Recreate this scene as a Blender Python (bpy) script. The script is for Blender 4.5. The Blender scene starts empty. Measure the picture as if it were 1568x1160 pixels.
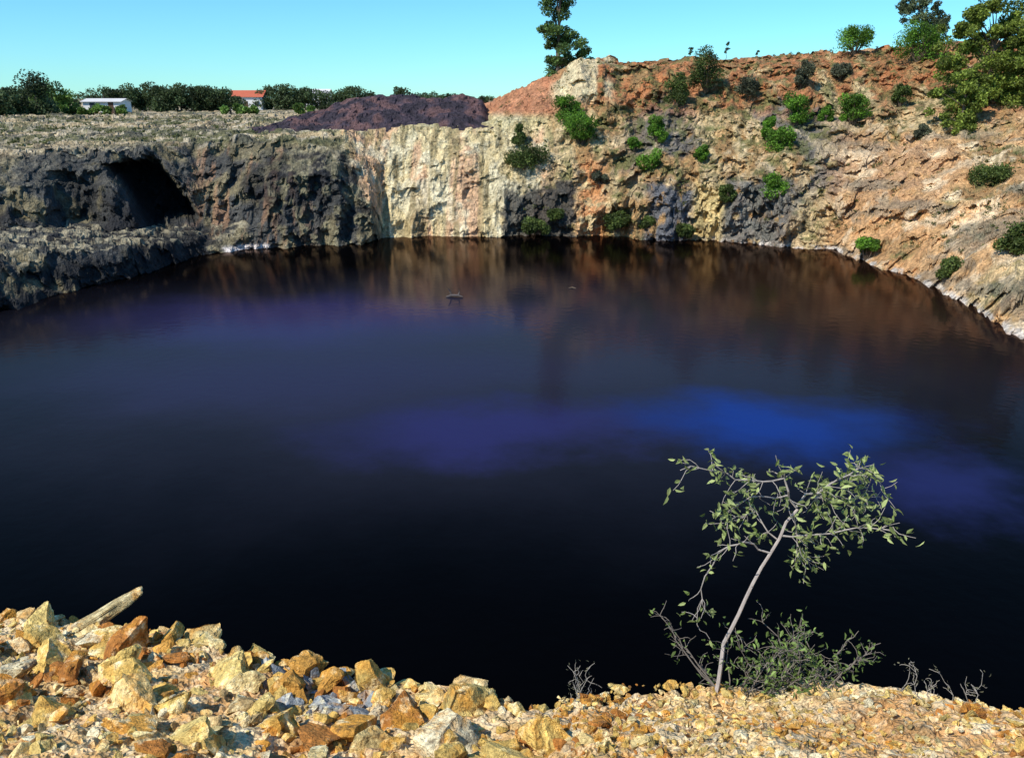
import bpy, math, numpy as np
from mathutils import Vector
rng=np.random.default_rng(7)
sc=bpy.context.scene
sc.view_settings.view_transform='Standard'
try: sc.view_settings.look='None'
except: pass
sc.view_settings.exposure=0
H=15.0
# ---------------- noise ----------------
def _h(ix,iy,iz,s=0):
    n=(ix.astype(np.int64)*374761393+iy.astype(np.int64)*668265263+iz.astype(np.int64)*2147483647+s*974711)&0xffffffff
    n=((n^(n>>13))*1274126177)&0xffffffff
    n=((n^(n>>15))*2246822519)&0xffffffff
    n^=n>>16
    return n/4294967296.0
def vn(x,y,z,s=0):
    xi=np.floor(x);yi=np.floor(y);zi=np.floor(z)
    fx=x-xi;fy=y-yi;fz=z-zi
    fx=fx*fx*(3-2*fx);fy=fy*fy*(3-2*fy);fz=fz*fz*(3-2*fz)
    r=0
    for a in (0,1):
        for b in (0,1):
            for c in (0,1):
                w=(fx if a else 1-fx)*(fy if b else 1-fy)*(fz if c else 1-fz)
                r=r+w*_h(xi+a,yi+b,zi+c,s)
    return r
def fbm(x,y,z,o=4,s=0):
    r=0;a=.5;t=0
    for i in range(o):
        r=r+a*vn(x,y,z,s+i*17);t+=a;a*=.5
        x=x*2.03+3.1;y=y*2.03+1.7;z=z*2.03+5.3
    return r/t
def ridged(x,y,z,o=4,s=0):
    r=0;a=.5;t=0
    for i in range(o):
        r=r+a*(1-abs(2*vn(x,y,z,s+i*17)-1));t+=a;a*=.5
        x=x*2.03+3.1;y=y*2.03+1.7;z=z*2.03+5.3
    return r/t
def cell(x,y,z,s=0):
    xi=np.floor(x);yi=np.floor(y);zi=np.floor(z)
    best=np.full(x.shape,9.);cid=np.zeros(x.shape)
    for a in (-1,0,1):
        for b in (-1,0,1):
            for c in (-1,0,1):
                cx=xi+a;cy=yi+b;cz=zi+c
                dx=cx+_h(cx,cy,cz,s+1)-x;dy=cy+_h(cx,cy,cz,s+2)-y;dz=cz+_h(cx,cy,cz,s+3)-z
                d=dx*dx+dy*dy+dz*dz
                m=d<best
                best=np.where(m,d,best);cid=np.where(m,_h(cx,cy,cz,s+4),cid)
    return cid,np.sqrt(best)
def sst(a,b,x):
    t=np.clip((x-a)/(b-a),0,1);return t*t*(3-2*t)
# ---------------- mesh builder ----------------
class MB:
    def __init__(s): s.v=[];s.f=[];s.c=[];s.m=[];s.n=0
    def add(s,v,f,c,m=0):
        v=np.asarray(v,float).reshape(-1,3);f=np.asarray(f)
        c=np.asarray(c,float)
        if c.ndim==1: c=np.tile(c,(len(v),1))
        s.v.append(v);s.f.append(f+s.n);s.c.append(c);s.m.append(np.full(len(f),m));s.n+=len(v)
    def build(s,name,mats,smooth=False):
        V=np.vstack(s.v);C=np.vstack(s.c)
        me=bpy.data.meshes.new(name)
        me.vertices.add(len(V));me.vertices.foreach_set('co',V.astype(np.float32).ravel())
        lv=np.concatenate([f.ravel() for f in s.f])
        cnt=np.concatenate([np.full(len(f),f.shape[1]) for f in s.f])
        st=np.concatenate([[0],np.cumsum(cnt)[:-1]])
        me.loops.add(len(lv));me.loops.foreach_set('vertex_index',lv.astype(np.int32))
        me.polygons.add(len(cnt));me.polygons.foreach_set('loop_start',st.astype(np.int32));me.polygons.foreach_set('loop_total',cnt.astype(np.int32))
        me.polygons.foreach_set('material_index',np.concatenate(s.m).astype(np.int32))
        me.polygons.foreach_set('use_smooth',np.full(len(cnt),smooth))
        a=me.color_attributes.new('Col','FLOAT_COLOR','POINT')
        a.data.foreach_set('color',np.hstack([C,np.ones((len(C),1))]).astype(np.float32).ravel())
        for m in mats: me.materials.append(m)
        me.update(calc_edges=True);me.validate()
        o=bpy.data.objects.new(name,me);sc.collection.objects.link(o)
        return o
def gridfaces(nr,nc):
    i=np.arange(nr-1)[:,None]*nc+np.arange(nc-1)[None]
    i=i.ravel()
    return np.stack([i,i+1,i+nc+1,i+nc],1)
# ---------------- materials ----------------
def mat(name,rough=.95,spec=.2,scales=(),bump=(),transl=0,hue=()):
    m=bpy.data.materials.new(name);m.use_nodes=True;nt=m.node_tree;N=nt.nodes;L=nt.links
    b=N['Principled BSDF'];b.inputs['Roughness'].default_value=rough;b.inputs['Specular IOR Level'].default_value=spec
    at=N.new('ShaderNodeAttribute');at.attribute_name='Col'
    geo=N.new('ShaderNodeNewGeometry')
    col=at.outputs['Color']
    for (sca,lo,hi,c_,amt) in hue:
        no=N.new('ShaderNodeTexNoise');no.inputs['Scale'].default_value=sca;no.inputs['Detail'].default_value=4;no.inputs['Roughness'].default_value=.65
        L.new(geo.outputs['Position'],no.inputs['Vector'])
        mr=N.new('ShaderNodeMapRange');mr.inputs[1].default_value=lo;mr.inputs[2].default_value=hi;mr.inputs[3].default_value=0;mr.inputs[4].default_value=amt
        L.new(no.outputs['Fac'],mr.inputs[0])
        mx=N.new('ShaderNodeMix');mx.data_type='RGBA';L.new(mr.outputs[0],mx.inputs[0]);L.new(col,mx.inputs[6]);mx.inputs[7].default_value=(*c_,1);col=mx.outputs[2]
    for (sca,lo,hi,zs) in scales:
        mp=N.new('ShaderNodeMapping');mp.inputs['Scale'].default_value=(1,1,zs);L.new(geo.outputs['Position'],mp.inputs['Vector'])
        no=N.new('ShaderNodeTexNoise');no.inputs['Scale'].default_value=sca;no.inputs['Detail'].default_value=4;no.inputs['Roughness'].default_value=.7
        L.new(mp.outputs[0],no.inputs['Vector'])
        mr=N.new('ShaderNodeMapRange');mr.inputs[1].default_value=.3;mr.inputs[2].default_value=.7;mr.inputs[3].default_value=lo;mr.inputs[4].default_value=hi
        L.new(no.outputs['Fac'],mr.inputs[0])
        vm=N.new('ShaderNodeVectorMath');vm.operation='SCALE';L.new(col,vm.inputs[0]);L.new(mr.outputs[0],vm.inputs['Scale']);col=vm.outputs[0]
    L.new(col,b.inputs['Base Color'])
    prev=None
    for (kind,sca,dist) in bump:
        if kind=='n':
            t=N.new('ShaderNodeTexNoise');t.inputs['Detail'].default_value=5;t.inputs['Roughness'].default_value=.65;o=t.outputs['Fac']
        else:
            t=N.new('ShaderNodeTexVoronoi');o=t.outputs['Distance']
        t.inputs['Scale'].default_value=sca;L.new(geo.outputs['Position'],t.inputs['Vector'])
        bp=N.new('ShaderNodeBump');bp.inputs['Strength'].default_value=1;bp.inputs['Distance'].default_value=dist
        L.new(o,bp.inputs['Height'])
        if prev: L.new(prev,bp.inputs['Normal'])
        prev=bp.outputs['Normal']
    if prev: L.new(prev,b.inputs['Normal'])
    if transl:
        tr=N.new('ShaderNodeBsdfTranslucent');L.new(col,tr.inputs['Color'])
        mx=N.new('ShaderNodeMixShader');mx.inputs[0].default_value=transl
        L.new(b.outputs[0],mx.inputs[1]);L.new(tr.outputs[0],mx.inputs[2]);L.new(mx.outputs[0],N['Material Output'].inputs['Surface'])
    return m
M_terr=mat('pit_rock',scales=[(.5,.68,1.4,.3),(3.,.5,1.5,.4)],bump=[('n',1.2,1.1)])
M_near=mat('ochre_soil',scales=[(9,.6,1.4,1),(60,.6,1.35,1)],bump=[('n',12,.04),('v',45,.015)],hue=[(4,.45,.65,(.6,.28,.08),.5),(14,.50,.66,(.85,.70,.46),.6)])
M_rock=mat('ochre_stone',scales=[(9,.6,1.4,1),(45,.6,1.4,1)],bump=[('n',12,.06),('n',60,.012)],hue=[(5,.5,.64,(.76,.35,.05),.7),(9,.53,.68,(.9,.78,.46),.75),(17,.58,.68,(.17,.10,.05),.7)])
M_slag=mat('slag',scales=[(1.5,.5,1.5,1)],bump=[('n',1.5,1.)])
M_leaf=mat('foliage',rough=.6,spec=.3,transl=.35)
M_bark=mat('bark',rough=.9,scales=[(30,.7,1.3,.3)])
M_plain=mat('painted_wall',rough=.8,scales=[(1,.9,1.05,1)])
# ---------------- pit terrain ----------------
T={ # k : (Y,z)
-4.0:[(8,-3),(10,-.3),(11,4),(12,6),(13,9),(14,12),(18,15),(22,17),(40,17)],
-1.6:[(20,-3),(26,-.3),(28,3.5),(31,5),(33,8),(36,12),(45,16),(55,18),(70,18)],
-.9:[(39,-3),(45,-.3),(48,3.5),(54,4.2),(57,7),(60,10),(75,12),(95,13),(120,12)],
-.62:[(55,-3),(61.8,-.3),(65,3.2),(76,4.0),(79,7),(83,9.6),(105,10.5),(130,12),(160,12)],
-.45:[(67,-3),(73.9,-.3),(76,2.3),(84,3),(86,6.5),(90,9.9),(112,10.8),(135,12),(160,12)],
-.36:[(79,-3),(86,-.3),(88,1.2),(91,1.7),(94,6),(99,10.3),(115,11.3),(135,12),(160,12)],
-.26:[(83,-3),(89.4,-.3),(90.5,1.5),(91.5,3),(94.5,7),(99,10.7),(108,11.3),(130,12),(160,12)],
-.20:[(85,-3),(91,-.3),(92.,2),(93,4),(96.5,8),(102,10.9),(110,11.3),(130,12.3),(160,12)],
-.165:[(86,-3),(92,-.3),(93.,2),(95.5,4),(101,8),(106,11.2),(112,11.4),(130,12.3),(160,12)],
-.150:[(90,-3),(96.6,-.3),(98.3,2),(101,5),(104,9),(107,11.3),(112,11.4),(130,12.5),(160,12.3)],
-.03:[(90,-3),(97.4,-.3),(98.5,2),(100,5),(103,8.5),(107,11.6),(114,12),(123,14),(160,13)],
.05:[(90,-3),(97.2,-.3),(98.5,2.5),(100,5),(104,9),(109,13),(114,16.4),(119,18.4),(150,16)],
.075:[(90,-3),(97.2,-.3),(98.5,2.5),(100,5),(104,9),(109,13.5),(114,18.6),(119,20),(150,18)],
.12:[(90,-3),(97,-.3),(98.5,3),(100,5),(104,9),(109,13.5),(115,18.3),(119,19.6),(150,18)],
.25:[(87,-3),(93.6,-.3),(94.5,3),(96,6),(100,8.5),(106,13),(112,17),(118,19.8),(150,18)],
.38:[(80,-3),(87,-.3),(89,1.5),(93,5),(98,8.5),(104,12.5),(111,17),(117,21),(150,20)],
.48:[(66,-3),(73,-.3),(77,1.5),(84,5.2),(92,8.5),(100,12.5),(107,17),(114,21.6),(145,21)],
.60:[(49,-3),(55.3,-.3),(60,2.4),(70,4.9),(82,8.5),(95,12.5),(103,17),(112,22.2),(145,22)],
.9:[(33,-3),(40,-.3),(44,3),(52,6),(62,9),(75,13),(85,17),(95,22),(130,22)],
1.6:[(17,-3),(22.5,-.3),(25,3),(29,6),(34,9),(42,13),(52,16),(60,18),(90,18)],
4.0:[(7,-3),(9,-.3),(10,3),(11.5,6),(13,9),(15,12),(18,14),(24,15),(40,15)]}
kt=np.array(sorted(T));
for k in kt: T[k]=T[k]+[(300,12.3),(3000,12.3)]
Yt=np.array([[p[0] for p in T[k]] for k in kt]);Zt=np.array([[p[1] for p in T[k]] for k in kt])
ks=np.concatenate([np.linspace(-4,-.8,90)[:-1],np.linspace(-.8,.8,1150),np.linspace(.8,4,90)[1:]])
seg=[5,26,34,40,44,52,46,16,24,14]
ts=np.concatenate([i+np.arange(n)/n for i,n in enumerate(seg)]+[[10.]])
Yc=np.array([np.interp(ks,kt,Yt[:,i]) for i in range(11)]);Zc=np.array([np.interp(ks,kt,Zt[:,i]) for i in range(11)])
i0=np.minimum(ts.astype(int),9);fr=(ts-i0)[:,None]
Y=Yc[i0]*(1-fr)+Yc[i0+1]*fr;Z=Zc[i0]*(1-fr)+Zc[i0+1]*fr
K=np.broadcast_to(ks[None],Y.shape);X=K*Y
def band(x,a,b,s): return sst(a-s,a+s,x)*(1-sst(b-s,b+s,x))
def terrain_shape(X,Y,Z,K,st):
    R=np.hypot(X,Y);rx=X/R;ry=Y/R
    far=1-sst(150,260,Y)*.85
    hill=sst(.05,.15,K)
    amp=(.25+1.0*st+.45*hill)*far
    mid=1-.5*band(K,-.15,.0,.02)
    d=(fbm(X*.1,Y*.1,Z*.05,3,1)-.5)*5*mid+(ridged(X*.4,Y*.4,Z*.07,3,5)-.55)*-2.8
    c1,_=cell(X*.55+fbm(X,Y,Z,2,3)*.6,Y*.55,Z*.4,9);d=d+(c1-.5)*1.2*mid
    c2,_=cell(X*1.5,Y*1.5,Z*1.2,19);d=d+(c2-.5)*.6*mid
    d=d+(fbm(X*1.3,Y*1.3,Z*1.1,3,33)-.5)*1.4*mid
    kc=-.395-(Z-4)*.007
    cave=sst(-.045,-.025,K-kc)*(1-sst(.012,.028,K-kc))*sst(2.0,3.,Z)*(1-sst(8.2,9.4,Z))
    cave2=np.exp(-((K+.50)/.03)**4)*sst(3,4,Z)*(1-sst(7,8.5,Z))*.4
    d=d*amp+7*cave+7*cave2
    dz=(fbm(X*.35,Y*.35,Z*0,4,44)-.5)*1.3*(.5+.3*st+.5*hill)*far+(c1-.5)*.6*far+(c2-.5)*.35*far
    shore=sst(-1.,1.5,Z)
    return X+rx*d,Y+ry*d,Z+dz*shore,cave+cave2
gz=np.gradient(Z,axis=0);gy=np.gradient(Y,axis=0)
st=np.clip(abs(gz)/(abs(gz)+abs(gy)+1e-6),0,1)*1.2
PX,PY,PZ,CAVE=terrain_shape(X,Y,Z,K,st)
def mixc(c,col,w): return c*(1-w[...,None])+np.array(col)*w[...,None]
n1=fbm(PX*.16,PY*.16,PZ*.12,4,71);n2=fbm(PX*.5,PY*.5,PZ*.2,4,81);n3=fbm(PX*.45,PY*.1,PZ*.05,4,91);n4=fbm(PX*1.5,PY*1.5,PZ*1.5,3,95);n5=fbm(PX*.9,PY*.9,PZ*1.1,3,98);n6=fbm(PX*.05,PY*.22,PZ*.8,4,99);n7=fbm(PX*1.4,PY*.15,PZ*.12,3,103)
Kj=K+(n1-.5)*.05;Zj=PZ+(n2-.5)*4
C=np.zeros(PX.shape+(3,))+np.array((.36,.27,.15))
C=mixc(C,(.20,.17,.09),sst(.5,.62,n2))
# left dark wall
kb=-.150-.0040*np.clip(PZ,0,12)
w=(1-sst(-.004,.004,K-kb+(n4-.5)*.012));
D=np.zeros_like(C)+np.array((.078,.077,.07));D=mixc(D,(.24,.20,.11),sst(.5,.62,n2)*.8);D=mixc(D,(.36,.20,.11),sst(.54,.62,n7)*band(K,-.37,-.24,.03)*.6);D=mixc(D,(.022,.022,.025),sst(.46,.57,n1)*.8)
D=mixc(D,(.27,.24,.14),band(K,-.28,-.10,.03)*sst(.5,.6,n5)*.7)
D=mixc(D,(.42,.36,.23),sst(.6,.3,st)*sst(.45,.56,n4)*.8)
D=mixc(D,(.03,.03,.03),(1-sst(1.6,2.6,PZ))*sst(.35,.48,n5)*(1-sst(-.36,-.33,K)))
top=sst(9.3,10.6,PZ+(n1-.5)*2)
D=mixc(D,(.54,.41,.23),top*.85);D=mixc(D,(.10,.11,.05),top*sst(.49,.56,n6)*.85);D=mixc(D,(.06,.06,.055),top*sst(.54,.62,n2)*.7);D=mixc(D,(.68,.57,.40),top*sst(.56,.63,n5)*.6)
D=mixc(D,(.015,.015,.015),np.clip(CAVE*1.3,0,1))  # cave shade painted near black into the recess colour
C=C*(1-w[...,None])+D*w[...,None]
# cream wall in the middle
w2=(1-w)*(1-sst(.045,.07,Kj))
D=np.zeros_like(C)+np.array((.70,.56,.30));D=mixc(D,(.74,.42,.25),sst(.5,.6,n3)*.7);D=mixc(D,(.80,.71,.47),sst(.48,.6,n2)*.75);D=mixc(D,(.30,.23,.11),sst(.54,.64,n7)*.75);D=mixc(D,(.26,.20,.09),sst(.60,.68,n4)*.5)
D=mixc(D,(.40,.34,.16),sst(10.8,12,Zj)*.5)
C=C*(1-w2[...,None])+D*w2[...,None]
# right hill
w=sst(.03,.06,Kj)
D=np.zeros_like(C)+np.array((.44,.26,.11));D=mixc(D,(.66,.50,.26),sst(.47,.58,n3)*.9);D=mixc(D,(.15,.155,.15),sst(.45,.53,n1)*band(K,.13,.50,.03)*band(Zj,5,15,1)*.85);D=mixc(D,(.72,.56,.33),sst(.55,.61,n2)*.6)
D=mixc(D,(.46,.17,.065),sst(12.,15.,Zj)*sst(.33,.48,n2)*.85);D=mixc(D,(.15,.13,.06),sst(.54,.61,n4)*.7);D=mixc(D,(.14,.15,.05),sst(.56,.62,n5)*.75)
lr=band(K,.37,.75,.03)*(1-sst(10,14,Zj))
D=mixc(D,(.72,.40,.18),lr*sst(.36,.48,n1)*.7);D=mixc(D,(.84,.66,.42),lr*sst(.54,.63,n2)*.65);D=mixc(D,(.22,.20,.15),lr*sst(.56,.62,n6)*.6)
D=mixc(D,(.14,.14,.145),band(Kj,.15,.21,.008)*(1-sst(5.5,6.5,Zj))*sst(.38,.46,n5+.04));D=mixc(D,(.17,.165,.15),band(Kj,.24,.33,.01)*(1-sst(5.5,7,Zj))*.85*sst(.36,.46,n5+.04))
D=mixc(D,(.64,.26,.10),band(K,.075,.11,.01)*(1-sst(7,9,Zj))*sst(.42,.5,n5+.05)*.7);D=mixc(D,(.66,.50,.22),band(K,.21,.245,.006)*(1-sst(5.5,7,Zj))*.8)
C=C*(1-w[...,None])+D*w[...,None]
C=mixc(C,(.055,.055,.055),band(K+(n4-.5)*.012+(n5-.5)*.03,-.01,.072,.004)*(1-sst(5.0,6.4,Zj*.5+PZ*.5+(n5-.5)*4))*.9)
C=mixc(C,(.50,.18,.09),sst(12.5,13.5,PZ)*band(K,-.05,.05,.01)*.8)
C=mixc(C,(.72,.60,.36),band(K,.045,.11,.008)*sst(14,15.5,PZ)*sst(.38,.48,n3)*.85)
cr=(1-sst(.2,.42,PZ));C=mixc(C,(.66,.58,.48),cr*sst(.2,.26,K)*sst(.42,.56,n5));C=mixc(C,(.8,.72,.66),(1-sst(.3,.6,PZ))*band(K,-.34,-.285,.005)*sst(.36,.46,n5))
C=mixc(C,(.25,.05,.025),(1-sst(-.2,.05,PZ))*sst(.1,.2,K))
C=np.clip(C*(.68+.66*n4[...,None]),.008,.88)
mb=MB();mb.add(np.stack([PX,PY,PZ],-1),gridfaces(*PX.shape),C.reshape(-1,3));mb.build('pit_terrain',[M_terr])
def tz(k,y):
    yc=np.array([np.interp(k,kt,Yt[:,i]) for i in range(11)]);zc=np.array([np.interp(k,kt,Zt[:,i]) for i in range(11)])
    return float(np.interp(y,yc,zc))
# ---------------- near rim ----------------
ex=np.array([-2500,-60,-40,-20,-10,-3.6,-2.55,-1.33,-.65,.15,.62,1.64,2.63,6,12,25,40,60,2500.])
ey=np.array([25,25,12,7.5,5.8,5.2,4.9,4.05,3.9,3.58,3.86,3.86,3.66,3.8,5,8,13,25,25.])
def G(x,y):
    z=13.35-.35*np.clip(y,-2,6)
    return z+(fbm(x*1.1,y*1.1,x*0,4,201)-.5)*.35+(fbm(x*6,y*6,x*0,3,205)-.5)*.09
xs=np.concatenate([-np.geomspace(2500,7,60)[:-1],np.linspace(-7,7,700),np.geomspace(7,2500,60)[1:]])
E=np.interp(xs,ex,ey)+(fbm(xs*1.5,xs*0,xs*0,3,207)-.5)*.35
rb=-np.geomspace(2500,2,40)
yy=[np.full_like(xs,r) for r in rb]+[-2+(E+2)*t for t in np.concatenate([np.linspace(.02,.6,40),np.linspace(.61,1,160)])]
YY=np.array(yy);XX=np.broadcast_to(xs,YY.shape);ZZ=G(XX,YY)
det=(np.abs(XX)<7.1)&(YY>0)
c1,_=cell(XX*11,YY*11,XX*0,231);c2,_=cell(XX*24,YY*24,XX*0,235)
ZZ=ZZ+np.where(det,(c1-.5)*.03+(c2-.5)*.025,0)
ze=ZZ[-1]
wt=np.linspace(.015,1,70)
YW=np.array([E+8.0*t**1.15 for t in wt]);ZW=np.array([ze-(ze+3)*t for t in wt]);XW=np.broadcast_to(xs,YW.shape)
YW=YW+(fbm(XW*.8,YW*.8,ZW*.5,4,211)-.5)*1.6*wt[:,None]**.5
XX=np.vstack([XX,XW]);YY=np.vstack([YY,YW]);ZZ=np.vstack([ZZ,ZW])
a=fbm(XX*1.3,YY*1.3,ZZ*1.3,4,221);b=fbm(XX*5,YY*5,ZZ*5,3,225)
C=np.zeros(XX.shape+(3,))+np.array((.68,.46,.20));C=mixc(C,(.50,.26,.11),sst(.5,.62,a)*.6);C=mixc(C,(.78,.63,.38),sst(.5,.62,b)*.8);C=mixc(C,(.34,.26,.11),band(XX,-9,-2.4,.4)*(1-sst(3.3,4.6,YY))*.8)
mb=MB();mb.add(np.stack([XX,YY,ZZ],-1),gridfaces(*XX.shape),C.reshape(-1,3));mb.build('foreground_ground',[M_near],False)
# ---------------- rocks ----------------
import bmesh
def ico(sub):
    bm=bmesh.new();bmesh.ops.create_icosphere(bm,subdivisions=sub,radius=1)
    v=np.array([p.co[:] for p in bm.verts]);f=np.array([[q.index for q in p.verts] for p in bm.faces]);bm.free();return v,f
IC={2:ico(2),3:ico(3),4:ico(4),5:ico(5)}
def rocktpl(sub,seed):
    r=np.random.default_rng(seed);v,f=IC[sub];v=v.copy()
    for i in range(11):
        n=r.normal(size=3);n/=np.linalg.norm(n);d=r.uniform(.22,.62)
        q=v@n-d;v-=np.where(q>0,q,0)[:,None]*n
    v*=r.uniform(.55,1.2,3)
    o=seed*3.7
    v*=(1+(fbm(v[:,0]*2.2+o,v[:,1]*2.2,v[:,2]*2.2,3,seed)-.5)*.45+((cell(v[:,0]*3+o,v[:,1]*3,v[:,2]*3,seed)[0]-.5)*.14 if sub>3 else 0))[:,None]
    return v/np.abs(v).max(),f
def rotm(r,n):
    q=r.normal(size=(n,4));q/=np.linalg.norm(q,axis=1)[:,None];w,x,y,z=q.T
    return np.stack([np.stack([1-2*(y*y+z*z),2*(x*y-z*w),2*(x*z+y*w)],-1),np.stack([2*(x*y+z*w),1-2*(x*x+z*z),2*(y*z-x*w)],-1),np.stack([2*(x*z-y*w),2*(y*z+x*w),1-2*(x*x+y*y)],-1)],1)
PAL=np.array([(.55,.22,.05),(.74,.38,.08),(.80,.52,.14),(.84,.58,.17),(.88,.67,.29),(.84,.62,.21),(.9,.78,.50),(.64,.45,.2)])
TP={s:[rocktpl(s,i+s*50) for i in range(16)] for s in (2,3,4)}
TP[5]=[rocktpl(5,i+300) for i in range(8)]
mb=MB()
def addrocks(x,y,size,sub,cols=None,sink=.3):
    n=len(x);R=rotm(rng,n);z=G(x,y)
    over=y>np.interp(x,ex,ey)
    nn=fbm(x*2.2,y*2.2,x*0,3,401)
    for i in range(n):
        v,f=TP[sub][rng.integers(len(TP[sub]))]
        p=(v*size[i])@R[i].T
        p[:,2]*=.8
        p=p+np.array((x[i],y[i],z[i]+size[i]*(.5-sink)-(.5*size[i] if over[i] else 0)))
        if cols is None:
            j=int(np.clip((nn[i]-.5)*14+4+rng.normal()*1.8,0,7));c=PAL[j]
        else: c=cols[i]
        mb.add(p,f,c*rng.uniform(.7,1.12))
def scat(n,x0,x1,dmax=2.6,dmin=-.05):
    x=rng.uniform(x0,x1,n);e=np.interp(x,ex,ey);return x,e-rng.uniform(dmin,dmax,n)
x,y=scat(2600,-5.5,.6);addrocks(x,y,.012+.035*rng.random(len(x))**1.5,2)
x,y=scat(5200,.2,4.0,2.0);addrocks(x,y,.008+.026*rng.random(len(x))**1.6,2,sink=.35)
x,y=scat(360,-5.2,.7,2.2,-.08);addrocks(x,y,.03+.07*rng.random(len(x))**1.7,3)
x,y=scat(80,-5.,.3,1.9,-.02);addrocks(x,y,.09+.09*rng.random(len(x))**2,4,sink=.35)
x,y=scat(130,.3,3.8,2.,-.1);addrocks(x,y,.025+.035*rng.random(len(x))**2,3,sink=.4)
x,y=scat(90,-4.6,.2,.25,-.1);addrocks(x,y,.05+.06*rng.random(len(x)),3)
x,y=scat(60,.3,3.4,.12,-.1);addrocks(x,y,.03+.03*rng.random(len(x)),3,sink=.5)
g=np.array((.38,.41,.42))
x=rng.normal(-1.0,.17,55);y=np.interp(x,ex,ey)-rng.uniform(-.05,.45,55);addrocks(x,y,rng.uniform(.03,.09,55),3,[g]*55)
HB=[(-1.55,4.35,.22,3),(-1.55,3.95,.30,5),(-2.35,4.45,.27,0),(-2.0,4.75,.13,4),(-.72,3.85,.19,3),(-.25,3.5,.2,5),(-1.1,3.3,.2,2),(-.35,3.1,.24,6),(-1.95,3.6,.2,4),(-3.2,4.9,.22,5),(-.55,3.35,.19,0),(.15,3.15,.17,3),(-1.7,3.2,.18,1),(-2.8,4.0,.15,6),(-2.9,4.6,.2,3),(-2.2,4.0,.2,3),(-.05,3.0,.2,5),(-1.15,3.75,.15,1),(-2.5,3.6,.17,2)]
for (a_,b_,s_,j) in HB:
    addrocks(np.array([a_]),np.array([b_]),np.array([s_]),5,[PAL[j]],sink=.45)
mb.build('foreground_rocks',[M_rock])
# slab jutting from the edge
v,f=IC[4];v=v.copy();v=np.sign(v)*np.abs(v)**.4;tp=(1-.55*(v[:,0]*.5+.5));v*=np.array((.26,.10,.06));v[:,2]*=tp;v[:,1]*=tp
v=v*(1+(fbm(v[:,0]*9,v[:,1]*14,v[:,2]*14,4,77)-.5)[:,None]*.5)
ang=math.radians(-30);cy,sy=math.cos(ang),math.sin(ang)
v=np.stack([v[:,0]*cy+v[:,2]*sy,v[:,1]+v[:,0]*.3,-v[:,0]*sy+v[:,2]*cy],-1)
mb=MB();mb.add(v+np.array((-2.74,5.0,G(np.array([-2.8]),np.array([5.0]))[0]+.10)),f,np.array((.55,.44,.22)));mb.build('rock_slab',[M_rock])
# ---------------- water ----------------
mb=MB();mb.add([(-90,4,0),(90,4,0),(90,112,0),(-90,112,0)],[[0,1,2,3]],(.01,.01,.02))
wm=bpy.data.materials.new('pit_water');wm.use_nodes=True;nt=wm.node_tree;N=nt.nodes;L=nt.links
N.remove(N['Principled BSDF'])
geo=N.new('ShaderNodeNewGeometry')
n=N.new('ShaderNodeTexNoise');n.inputs['Scale'].default_value=1.6;n.inputs['Detail'].default_value=3;L.new(geo.outputs['Position'],n.inputs['Vector'])
bp=N.new('ShaderNodeBump');bp.inputs['Distance'].default_value=.010;bp.inputs['Strength'].default_value=1;L.new(n.outputs['Fac'],bp.inputs['Height'])
gl=N.new('ShaderNodeBsdfGlossy');gl.inputs['Roughness'].default_value=.10;gl.inputs['Color'].default_value=(.82,.62,.52,1);L.new(bp.outputs[0],gl.inputs['Normal'])
df=N.new('ShaderNodeBsdfDiffuse')
# water body tint patches; the blue ones are sky reflection painted in
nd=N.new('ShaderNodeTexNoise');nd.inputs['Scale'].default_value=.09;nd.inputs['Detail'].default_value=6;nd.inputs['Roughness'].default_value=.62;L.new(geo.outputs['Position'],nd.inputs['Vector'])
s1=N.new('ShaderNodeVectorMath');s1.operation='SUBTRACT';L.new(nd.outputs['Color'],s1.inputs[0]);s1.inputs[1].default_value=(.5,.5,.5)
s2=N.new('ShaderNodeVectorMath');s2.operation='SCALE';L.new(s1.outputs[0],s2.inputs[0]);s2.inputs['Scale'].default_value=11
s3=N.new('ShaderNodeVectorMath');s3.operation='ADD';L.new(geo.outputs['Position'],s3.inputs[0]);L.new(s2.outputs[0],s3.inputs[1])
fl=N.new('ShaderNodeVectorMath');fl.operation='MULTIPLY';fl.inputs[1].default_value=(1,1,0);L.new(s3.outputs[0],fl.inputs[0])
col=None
def body_sky_tint(cx,cy,rx,ry,c,amt,base):
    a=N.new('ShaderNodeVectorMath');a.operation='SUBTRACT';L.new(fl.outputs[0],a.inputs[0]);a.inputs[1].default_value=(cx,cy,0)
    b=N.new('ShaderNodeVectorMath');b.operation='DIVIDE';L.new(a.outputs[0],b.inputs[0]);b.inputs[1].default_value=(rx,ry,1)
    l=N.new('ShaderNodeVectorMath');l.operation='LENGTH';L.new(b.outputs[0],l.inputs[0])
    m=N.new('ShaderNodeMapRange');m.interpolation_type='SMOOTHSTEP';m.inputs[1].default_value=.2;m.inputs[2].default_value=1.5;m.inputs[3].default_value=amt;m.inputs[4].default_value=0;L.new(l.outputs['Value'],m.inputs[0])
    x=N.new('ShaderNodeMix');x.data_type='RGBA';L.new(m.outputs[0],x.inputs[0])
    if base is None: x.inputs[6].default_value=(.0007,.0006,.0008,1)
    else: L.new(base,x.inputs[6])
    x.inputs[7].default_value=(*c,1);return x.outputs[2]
col=body_sky_tint(-3,52,32,20,(.021,.022,.036),1,col)
col=body_sky_tint(24,68,14,18,(.022,.011,.006),.8,col)
col=body_sky_tint(-15,59,14,7,(.026,.024,.085),.8,col)
col=body_sky_tint(-12,46,14,6,(.022,.022,.06),.6,col)
col=body_sky_tint(-1,38,8,3.,(.022,.022,.095),.8,col)
col=body_sky_tint(12.5,39,6.6,3.9,(.008,.030,.17),1,col)
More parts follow.
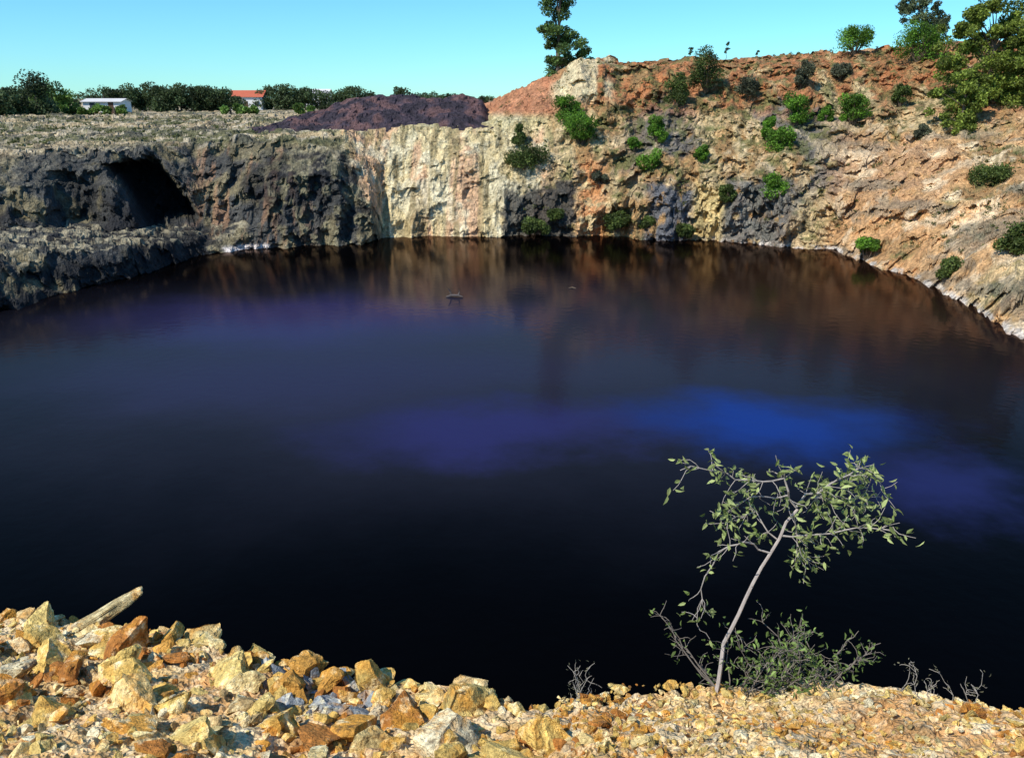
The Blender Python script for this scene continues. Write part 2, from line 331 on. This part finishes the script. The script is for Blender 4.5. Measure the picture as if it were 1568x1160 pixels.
col=body_sky_tint(18,32.5,3.2,3.,(.014,.018,.08),.9,col)
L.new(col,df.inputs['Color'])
frn=N.new('ShaderNodeFresnel');frn.inputs['IOR'].default_value=1.12;L.new(bp.outputs[0],frn.inputs['Normal'])
ms=N.new('ShaderNodeMixShader');L.new(frn.outputs[0],ms.inputs[0]);L.new(df.outputs[0],ms.inputs[1]);L.new(gl.outputs[0],ms.inputs[2]);L.new(ms.outputs[0],N['Material Output'].inputs['Surface'])
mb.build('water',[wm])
# ---------------- slag heap ----------------
gx=np.linspace(-33,0,260);gy=np.linspace(104,134,120);GX,GY=np.meshgrid(gx,gy)
prof=np.interp(gx,[-33,-30,-25,-20,-16,-12,-7,-4,-1.5],[-2,.4,2.1,3.5,3.7,3.3,3.9,3.1,-1.5])
t=np.abs((GY-119)/11.5)
GZ=11.5+prof[None]*(1-t**1.2)-3.5*sst(.95,1.35,t)+(fbm(GX*.3,GY*.3,GX*0,4,301)-.5)*1.5+(cell(GX*1.2,GY*1.2,GX*0,311)[0]-.5)*.35
a=fbm(GX*.6,GY*.6,GX*0,4,305)
C=np.zeros(GX.shape+(3,))+np.array((.075,.056,.07));C=mixc(C,(.16,.09,.085),sst(.5,.65,a));C=mixc(C,(.03,.027,.033),sst(.5,.4,a)*.6)
mb=MB();mb.add(np.stack([GX,GY,GZ],-1),gridfaces(*GX.shape),C.reshape(-1,3));mb.build('slag_heap',[M_slag])
# ---------------- vegetation ----------------
def leaves(mb,P,size,c0,c1,m=0,asp=.5):
    n=len(P);R=rotm(rng,n);s=size*rng.uniform(.6,1.3,n)
    q=np.array([(-1,0,0),(0,-asp,0.1),(1,0,0),(0,asp,.1)])
    V=np.einsum('nij,kj->nki',R,q)*s[:,None,None]+P[:,None]
    c=np.array(c0)+(np.array(c1)-np.array(c0))*rng.random(n)[:,None]
    mb.add(V.reshape(-1,3),np.arange(n*4).reshape(n,4),np.repeat(c,4,0),m)
def tube(mb,pts,rad,col,m=1,ns=6):
    pts=np.array(pts,float);n=len(pts);rad=np.broadcast_to(rad,n) if np.ndim(rad)==0 else np.array(rad)
    V=[]
    for i in range(n):
        d=pts[min(i+1,n-1)]-pts[max(i-1,0)];d/=np.linalg.norm(d)+1e-9
        u=np.cross(d,(0.3,1,.2));u/=np.linalg.norm(u);w=np.cross(d,u)
        for j in range(ns):
            a=2*math.pi*j/ns;V.append(pts[i]+rad[i]*(math.cos(a)*u+math.sin(a)*w))
    F=[[i*ns+j,i*ns+(j+1)%ns,(i+1)*ns+(j+1)%ns,(i+1)*ns+j] for i in range(n-1) for j in range(ns)]
    mb.add(V,F,np.array(col),m)
def blob(c,r,n,flat=.8):
    d=rng.normal(size=(n,3));d/=np.linalg.norm(d,axis=1)[:,None]
    return np.array(c)+d*(r*rng.uniform(.25,1.05,n)**.6)[:,None]*np.array((1,1,flat))
# floating dead branch and a small piece of drift wood
mb=MB()
tube(mb,[(-5.2,66.2,.02),(-4.8,66.3,.12),(-4.3,66.2,.14),(-3.9,66.1,.05)],[.07,.12,.1,.05],(.10,.085,.08))
tube(mb,[(-4.8,66.3,.1),(-4.9,66.3,.45),(-5.05,66.2,.7)],[.08,.06,.04],(.10,.085,.08))
tube(mb,[(-4.3,66.2,.1),(-4.15,66.3,.4),(-4.2,66.2,.62)],[.08,.05,.03],(.12,.10,.09))
mb.build('floating_branch',[M_leaf,M_bark])
mb=MB();tube(mb,[(4.7,69.5,.0),(5.0,69.6,.06),(5.3,69.4,.02)],[.04,.07,.04],(.12,.09,.06));mb.build('driftwood',[M_leaf,M_bark])
G0=(.07,.15,.02);G1=(.20,.40,.035)
def bush(x,y,z,w,h,c0=G0,c1=G1,lf=.16):
    mb=MB();nb=int(9+w*2.2)
    for i in range(nb):
        a=rng.uniform(0,6.28);rr=math.sqrt(rng.random())*.34*w;c=(x+math.cos(a)*rr,y+math.sin(a)*rr*.8,z+h*rng.uniform(.22,.86)*(1-.3*(rr/(.4*w))**2))
        tube(mb,[(x,y,z-.3),((x+c[0])/2,(y+c[1])/2,z+.2*h),c],[.06,.04,.02],(.12,.09,.06))
        s=rng.uniform(.4,1.3);leaves(mb,blob(c,w*rng.uniform(.13,.23),230,.9),lf,np.array(c0)*s,np.array(c1)*s)
    mb.build('bush',[M_leaf,M_bark])
# (k, Y, width m, height m, tone)
BU=[(.062,107.5,3.6,3.6,0),(.078,105,3.8,4.2,0),(.163,104,2.5,3.6,0),(.157,101,3.1,2.8,0),(.213,111,4.2,5,1),(.183,109,3,3.8,1),(.314,104,3.7,4,0),(.380,103.5,3.5,4.2,0),(.349,104,1.7,2.2,0),(.287,102,2.2,3,0),(.300,100,3.3,3.6,0),(.301,94.5,3.3,2.5,0),(.373,116.5,4.4,3.6,0),(.442,112.5,5.8,4.2,0),(.430,105,2,2.4,1),(.414,83,2.6,2.7,0),(.514,70,2.5,2.4,1),(.008,105,1.9,2.3,1),(.0157,102.5,5,2.3,1),(.137,104,1.6,1.6,0),(.213,100.5,1.7,2,0),(.247,95.5,2,2,1),(.122,97.8,2.8,1.8,1),(.199,95.5,2.2,1.3,1),(.155,97,2,1.2,1),(.027,98,3.2,1.4,1),(.319,110,2.5,3.6,2),(.583,67,2.6,2.4,1),(.26,110,3,2,2),(.05,98.6,2,1.,1),(.46,98,2,1.6,2),(.36,112,2.6,1.8,2),(.10,101,1.8,1.3,2),(.545,84,4,1.2,1)]
for k,yb_,w,h,dk in BU:
    c0,c1=[(G0,G1),((.05,.085,.02),(.16,.21,.045)),((.07,.08,.05),(.17,.18,.10))][dk]
    bush(k*yb_,yb_-.9,tz(k,yb_-.3)-.1,w*1.15,h*1.1,c0,c1,.13)
def tree(x,y,z,h,blobs,tr,c0=(.02,.045,.012),c1=(.09,.14,.03),lf=.22,n=260,name='tree'):
    mb=MB();lean=rng.uniform(-.03,.03)*h
    tp=[(x+lean*t+rng.uniform(-.1,.1),y,z-.5+(h*.85)*t) for t in np.linspace(0,1,7)]
    tube(mb,tp,np.linspace(tr,tr*.25,7),(.16,.12,.09),ns=8)
    for (bx,bz,r) in blobs:
        by=rng.uniform(-.5,.5)*max(r,1)
        c=np.array((x+bx,y+by,z+bz));s=c.copy();s[0]=x;s[1]=y;s[2]=z+bz*.7
        tube(mb,[s,(s+c)/2+np.array((0,0,.1)),c],[tr*.35,tr*.22,tr*.08],(.15,.11,.08),ns=5)
        for j in range(5):
            sc_=rng.uniform(.5,1.4);cc=c+rng.normal(size=3)*r*.5
            leaves(mb,blob(cc,r*rng.uniform(.4,.7),n//3,.8),lf,np.array(c0)*sc_,np.array(c1)*sc_)
    return mb.build(name,[M_leaf,M_bark])
yT=121;kT=.048
tree(kT*yT+.2,yT,tz(kT,118)-.8,15,[(.2,1.6,1.6),(1.7,1.6,1.7),(2.9,2.6,1.6),(3.7,3.6,1.3),(-.8,3.4,1.5),(.8,3.9,1.8),(2.,4.4,1.5),(.2,5.4,1.8),(-1.2,6.,1.4),(1.4,6.8,1.5),(-.4,7.6,1.7),(.9,8.9,1.6),(-1.2,9.6,1.5),(.6,10.8,1.7),(-.3,12.2,1.6),(.2,13.8,1.3)],.35,(.035,.07,.02),(.14,.22,.05),lf=.17,n=640,name='tall_eucalyptus_tree')
def crown(w,h0,h1,n,r0,r1):
    o=[]
    for i in range(n):
        t=(i+rng.random())/n;zz=h0+(h1-h0)*t;ww=w*math.sqrt(max(.05,1-(2*t-1)**2*.8))
        o.append((rng.uniform(-ww,ww),zz,rng.uniform(r0,r1)))
    return o
OG0=(.06,.09,.015);OG1=(.31,.39,.06)
tree(.527*101,101,tz(.527,101)-1.2,12,crown(4.8,1.5,11.5,34,1.1,1.7),.35,OG0,OG1,lf=.18,n=520,name='eucalyptus_tree')
tree(.583*99,99,tz(.583,99)-.5,13,crown(4.2,2,12.5,26,1.1,1.8),.35,OG0,OG1,lf=.18,n=460,name='eucalyptus_tree')
tree(.500*98,97,tz(.50,97)-.8,7,crown(2.6,1.2,6.5,16,.9,1.2),.2,OG0,OG1,lf=.16,n=420,name='eucalyptus_tree')
tree(.450*121,121,tz(.45,118)-1.6,8.0,crown(3.8,2.0,7.6,24,.7,1.2),.22,(.05,.07,.04),(.22,.28,.12),lf=.15,n=300,name='eucalyptus_tree')
for k,h in ((.235,2.2),(.195,1.8),(.27,1.0)):
    tree(k*118.5,118.5,tz(k,118)-.1,h,[(0,h*.6,h*.18),(.1,h*.9,h*.13)],.05,n=60,lf=.12,name='small_tree')
# distant tree mass
mb=MB()
def dtree(k,y,w,h,c0,c1,base=12.2):
    x=k*y
    tube(mb,[(x,y,base-.5),(x,y,base+h*.7)],[.25,.1],(.1,.08,.06))
    nb=max(8,int(w*1.8))
    for i in range(nb):
        t=rng.uniform(-1,1);c=(x+t*w*.45,y+rng.uniform(-1,1)*w*.3,base+h*rng.uniform(.08,.85)*(1-.3*t*t))
        s=rng.uniform(.4,1.5);leaves(mb,blob(c,rng.uniform(.15,.28)*h+.3,150,.8),.3,np.array(c0)*s,np.array(c1)*s)
DG=((.035,.06,.025),(.11,.15,.055));LG=((.06,.12,.02),(.22,.34,.07))
for i in range(30): 
    k=rng.uniform(-.72,-.49);dtree(k,rng.uniform(150,190),rng.uniform(5,10),rng.uniform(3.5,6.4),*(LG if rng.random()<.6 else DG))
for k,h in ((-.455,5.3),(-.435,5),(-.41,6.2),(-.398,6.4),(-.385,6.6),(-.37,6.5),(-.355,6.2),(-.335,5.6),(-.325,5.)): dtree(k,205,10,h,*DG)
for k,h in ((-.265,6.4),(-.252,6.6),(-.24,6.4),(-.228,5.4),(-.2,5.6),(-.185,5.4),(-.17,5.8),(-.155,5.),(-.122,6.8),(-.30,3.),(-.285,3.4)): dtree(k,225,8 if k<-.13 else 3,h,*DG)
dtree(-.53,160,3.5,8.6,*DG)
for i in range(60): k=rng.uniform(-.9,-.02);dtree(k,rng.uniform(270,330),12,rng.uniform(3.,4.6),*DG)
for k in (-.315,-.295,-.235,-.49,-.467,-.445): dtree(k,163,4.5,1.7,*LG)
mb.build('distant_trees',[M_leaf,M_bark])
mb=MB()
for i in range(800):
    k=rng.uniform(-.75,-.02);y=rng.uniform(94,150);x=k*y
    if -.29<k<0 and y>100: continue
    z=tz(k,y)
    if z<9: continue
    r=rng.uniform(.2,.7);leaves(mb,blob((x,y,z+.1),r,26,.5),.14,(.06,.075,.02),(.18,.19,.06))
for i in range(1300):
    k=rng.uniform(-.02,.66);y=rng.uniform(70,118)
    z=tz(k,y)
    if z<2: continue
    r=rng.uniform(.12,.55);leaves(mb,blob((k*y,y-.4,z+.1),r,24,.6),.1,(.05,.065,.02),(.19,.2,.06))
mb.build('dry_scrub',[M_leaf,M_bark])
# ---------------- houses ----------------
def house(x,y,w,d,hw,hr,roof,name='house'):
    z=12.1
    e=bpy.data.objects.new(name,None);sc.collection.objects.link(e);e.location=(x,y,z)
    def part(n,vs,fs,c):
        mb=MB();mb.add(vs,fs,np.array(c));o=mb.build(n,[M_plain]);o.parent=e
    def box(n,x0,x1,y0,y1,z0,z1,c):
        vs=[(a,b_,c_) for c_ in (z0,z1) for a,b_ in ((x0,y0),(x1,y0),(x1,y1),(x0,y1))]
        part(n,vs,[[0,3,2,1],[4,5,6,7],[0,1,5,4],[1,2,6,5],[2,3,7,6],[3,0,4,7]],c)
    box('walls',-w/2,w/2,-d/2,d/2,0,hw,(.8,.78,.74))
    o=.4
    part('roof',[(-w/2-o,-d/2-o,hw),(w/2+o,-d/2-o,hw),(w/2+o,d/2+o,hw),(-w/2-o,d/2+o,hw),(-w/2-o,0,hw+hr),(w/2+o,0,hw+hr)],[[0,1,5,4],[3,4,5,2]],roof)
    part('gables',[(-w/2,-d/2,hw+.01),(-w/2,d/2,hw+.01),(-w/2,0,hw+hr*.9),(w/2,-d/2,hw+.01),(w/2,d/2,hw+.01),(w/2,0,hw+hr*.9)],[[0,1,2],[3,5,4]],(.8,.78,.74))
    nw=max(2,int(w/2.5))
    for i in range(nw):
        xx=-w/2+(i+.5)*w/nw
        if i==nw//2: box('door',xx-.5,xx+.5,-d/2-.03,-d/2+.05,0,min(2.1,hw-.1),(.1,.06,.04))
        else: box('window_%d'%i,xx-.5,xx+.5,-d/2-.03,-d/2+.05,.9,min(2.1,hw-.2),(.05,.06,.07))
house(-.293*225,225,8,6,3.1,1.6,(.50,.13,.07))
house(-.452*172,172,7,5,2.2,.6,(.62,.6,.57))
house(-.215*245,245,6,6,4.0,1.2,(.7,.68,.66))
# ---------------- sapling ----------------
def longleaf(mb,at,l,c0,c1):
    d=rng.normal(size=3)+np.array((0,0,-.2));d/=np.linalg.norm(d);u=np.cross(d,rng.normal(size=3));u/=np.linalg.norm(u);w=l*.19;n=np.cross(d,u)
    V=[at,at+d*l*.3-u*w+n*w*.5,at+d*l*.3+u*w+n*w*.5,at+d*l*.65-u*w*.8+n*w*.3,at+d*l*.65+u*w*.8+n*w*.3,at+d*l-n*w*.6,at+d*l*.3,at+d*l*.65]
    c=(np.array(c0)+(np.array(c1)-np.array(c0))*rng.random())*rng.uniform(.5,1.1)
    mb.add(V,np.array([[0,1,6],[0,6,2],[3,5,7],[7,5,4]]),c);mb.add(V,np.array([[1,3,7,6],[6,7,4,2]]),c)
def sub(mb,pts,r0,r1,col,nt,leafn,lsz,ll,c0,c1,wob=.008):
    pts=np.array(pts,float)
    P=[pts[0]]
    for a_,b_ in zip(pts[:-1],pts[1:]):
        for t in (.33,.66,1.): P.append(a_+(b_-a_)*t+rng.normal(size=3)*wob)
    P=np.array(P);tube(mb,P,np.linspace(r0,r1,len(P)),col,ns=6)
    for i in range(nt):
        j=rng.integers(1,len(P));o=P[j];d=(P[j]-P[j-1]);d/=np.linalg.norm(d)
        dd=d+rng.normal(size=3)*.8;dd/=np.linalg.norm(dd);l=ll*rng.uniform(.5,1.2)
        Q=[o]
        for s in range(4): dd=dd+rng.normal(size=3)*.3+np.array((0,0,-.07));dd/=np.linalg.norm(dd);Q.append(Q[-1]+dd*l/4)
        tube(mb,Q,np.linspace(max(r1*.8,.002),.0012,5),col,ns=4)
        for q in range(leafn):
            if rng.random()<.85:
                at=Q[rng.integers(2,5)]+rng.normal(size=3)*.014
                longleaf(mb,at,lsz*rng.uniform(.6,1.2),c0,c1)
SL=((.16,.22,.05),(.60,.68,.26));BK=(.36,.32,.28)
yb=3.9
mb=MB()
S=lambda L_,dy=0:[(x,yb+dy*i/max(1,len(L_)-1),z) for i,(x,z) in enumerate(L_)]
gz0=float(G(np.array([1.08]),np.array([3.8]))[0])
sub(mb,[(1.08,3.8,gz0-.08)]+S([(1.14,12.22),(1.23,12.5),(1.33,12.77),(1.44,13.03)]),.012,.007,(.42,.36,.32),0,0,0,0,*SL,wob=.004)
sub(mb,S([(1.44,13.03),(1.35,13.2),(1.18,13.2),(.98,13.28),(.82,13.29)],-.1),.006,.002,BK,24,5,.05,.13,*SL)
sub(mb,S([(1.35,13.2),(1.3,13.24)],0),.004,.002,BK,2,2,.05,.06,*SL)
sub(mb,S([(1.44,13.03),(1.6,13.13),(1.78,13.2),(1.93,13.1)],.15),.006,.002,BK,40,5,.05,.13,*SL)
sub(mb,S([(1.4,13.1),(1.22,13.05),(1.1,12.94)],.1),.004,.002,BK,14,4,.05,.12,*SL)
sub(mb,S([(1.33,12.77),(1.19,12.86),(1.05,12.8),(.97,12.6),(.95,12.45)],-.1),.005,.002,BK,18,4,.045,.13,*SL)
sub(mb,S([(1.38,12.87),(1.55,12.9),(1.72,12.95),(1.88,12.98)],-.15),.005,.002,BK,28,5,.05,.13,*SL)
sub(mb,S([(1.43,13.0),(1.5,12.78),(1.56,12.68)],.1),.004,.002,BK,20,5,.045,.13,*SL)
sub(mb,S([(1.5,13.08),(1.68,13.04),(1.94,12.98)],.2),.005,.002,BK,28,5,.05,.13,*SL)
sub(mb,S([(1.36,12.85),(1.25,12.98),(1.12,12.9)],.1),.004,.002,BK,14,4,.045,.12,*SL)
mb.build('sapling',[M_leaf,M_bark])
mb=MB()
DS=((.10,.15,.03),(.34,.48,.13));DB=(.20,.17,.14)
for i in range(28):
    x0=rng.uniform(1.15,1.75);y0=3.85;z0=float(G(np.array([x0]),np.array([3.8]))[0])-.05
    a=rng.uniform(-.8,1.2);l=rng.uniform(.25,.62);dy=rng.uniform(-.1,.3)
    pts=[(x0+math.sin(a)*l*t,y0+dy*t,z0+math.cos(a)*l*t*(1-.25*t)) for t in (0,.35,.7,1)]
    sub(mb,pts,.004,.0015,DB,9,4,.037,.13,*DS)
for i in range(4):
    sub(mb,[(1.1,3.85,11.98),(1.0-.04*i,3.9,12.1+.04*i),(.92-.04*i,3.95,12.2+.06*i)],.004,.0015,DB,6,1,.03,.1,*DS)
mb.build('dry_shrub',[M_leaf,M_bark])
for cx,n_,sp in ((.36,6,.04),(2.25,8,.25)):
    mb=MB()
    for i in range(n_):
        x0=cx+rng.uniform(-sp,sp);y0=float(np.interp(x0,ex,ey));z0=float(G(np.array([x0]),np.array([y0]))[0])-.05
        a=rng.uniform(-.6,.6);l=rng.uniform(.08,.2)
        sub(mb,[(x0+math.sin(a)*l*t,y0+.1*t,z0+math.cos(a)*l*t) for t in (0,.5,1)],.0025,.001,(.30,.27,.23),6,2,.02,.06,(.15,.14,.08),(.35,.33,.2))
    mb.build('dry_twigs',[M_leaf,M_bark])
# ---------------- light, sky ----------------
elev=math.radians(47);d=Vector((-.76,-.65,0)).normalized()*math.cos(elev);d.z=math.sin(elev)
sl=bpy.data.lights.new('sun','SUN');sl.energy=5;sl.angle=math.radians(.5);sl.color=(1,.96,.88)
so=bpy.data.objects.new('sun',sl);so.rotation_euler=d.to_track_quat('Z','Y').to_euler();sc.collection.objects.link(so)
w=bpy.data.worlds.new('World');sc.world=w;w.use_nodes=True;nt=w.node_tree
sk=nt.nodes.new('ShaderNodeTexSky');sk.sky_type='NISHITA';sk.sun_disc=False;sk.sun_elevation=elev;sk.sun_rotation=math.atan2(d.x,d.y);sk.air_density=1.0;sk.dust_density=.0;sk.ozone_density=2.
mx=nt.nodes.new('ShaderNodeVectorMath');mx.operation='MULTIPLY';mx.inputs[1].default_value=(.52,1.12,1.5)
bg=nt.nodes['Background'];bg.inputs['Strength'].default_value=.11
nt.links.new(sk.outputs[0],mx.inputs[0]);nt.links.new(mx.outputs[0],bg.inputs['Color'])
cam=bpy.data.cameras.new('camera');cam.lens=29.96;cam.sensor_width=36;cam.clip_end=6000;cam.clip_start=.05
co=bpy.data.objects.new('camera',cam);co.location=(0,0,H);co.rotation_euler=(math.radians(90-18.24),0,0);sc.collection.objects.link(co);sc.camera=co
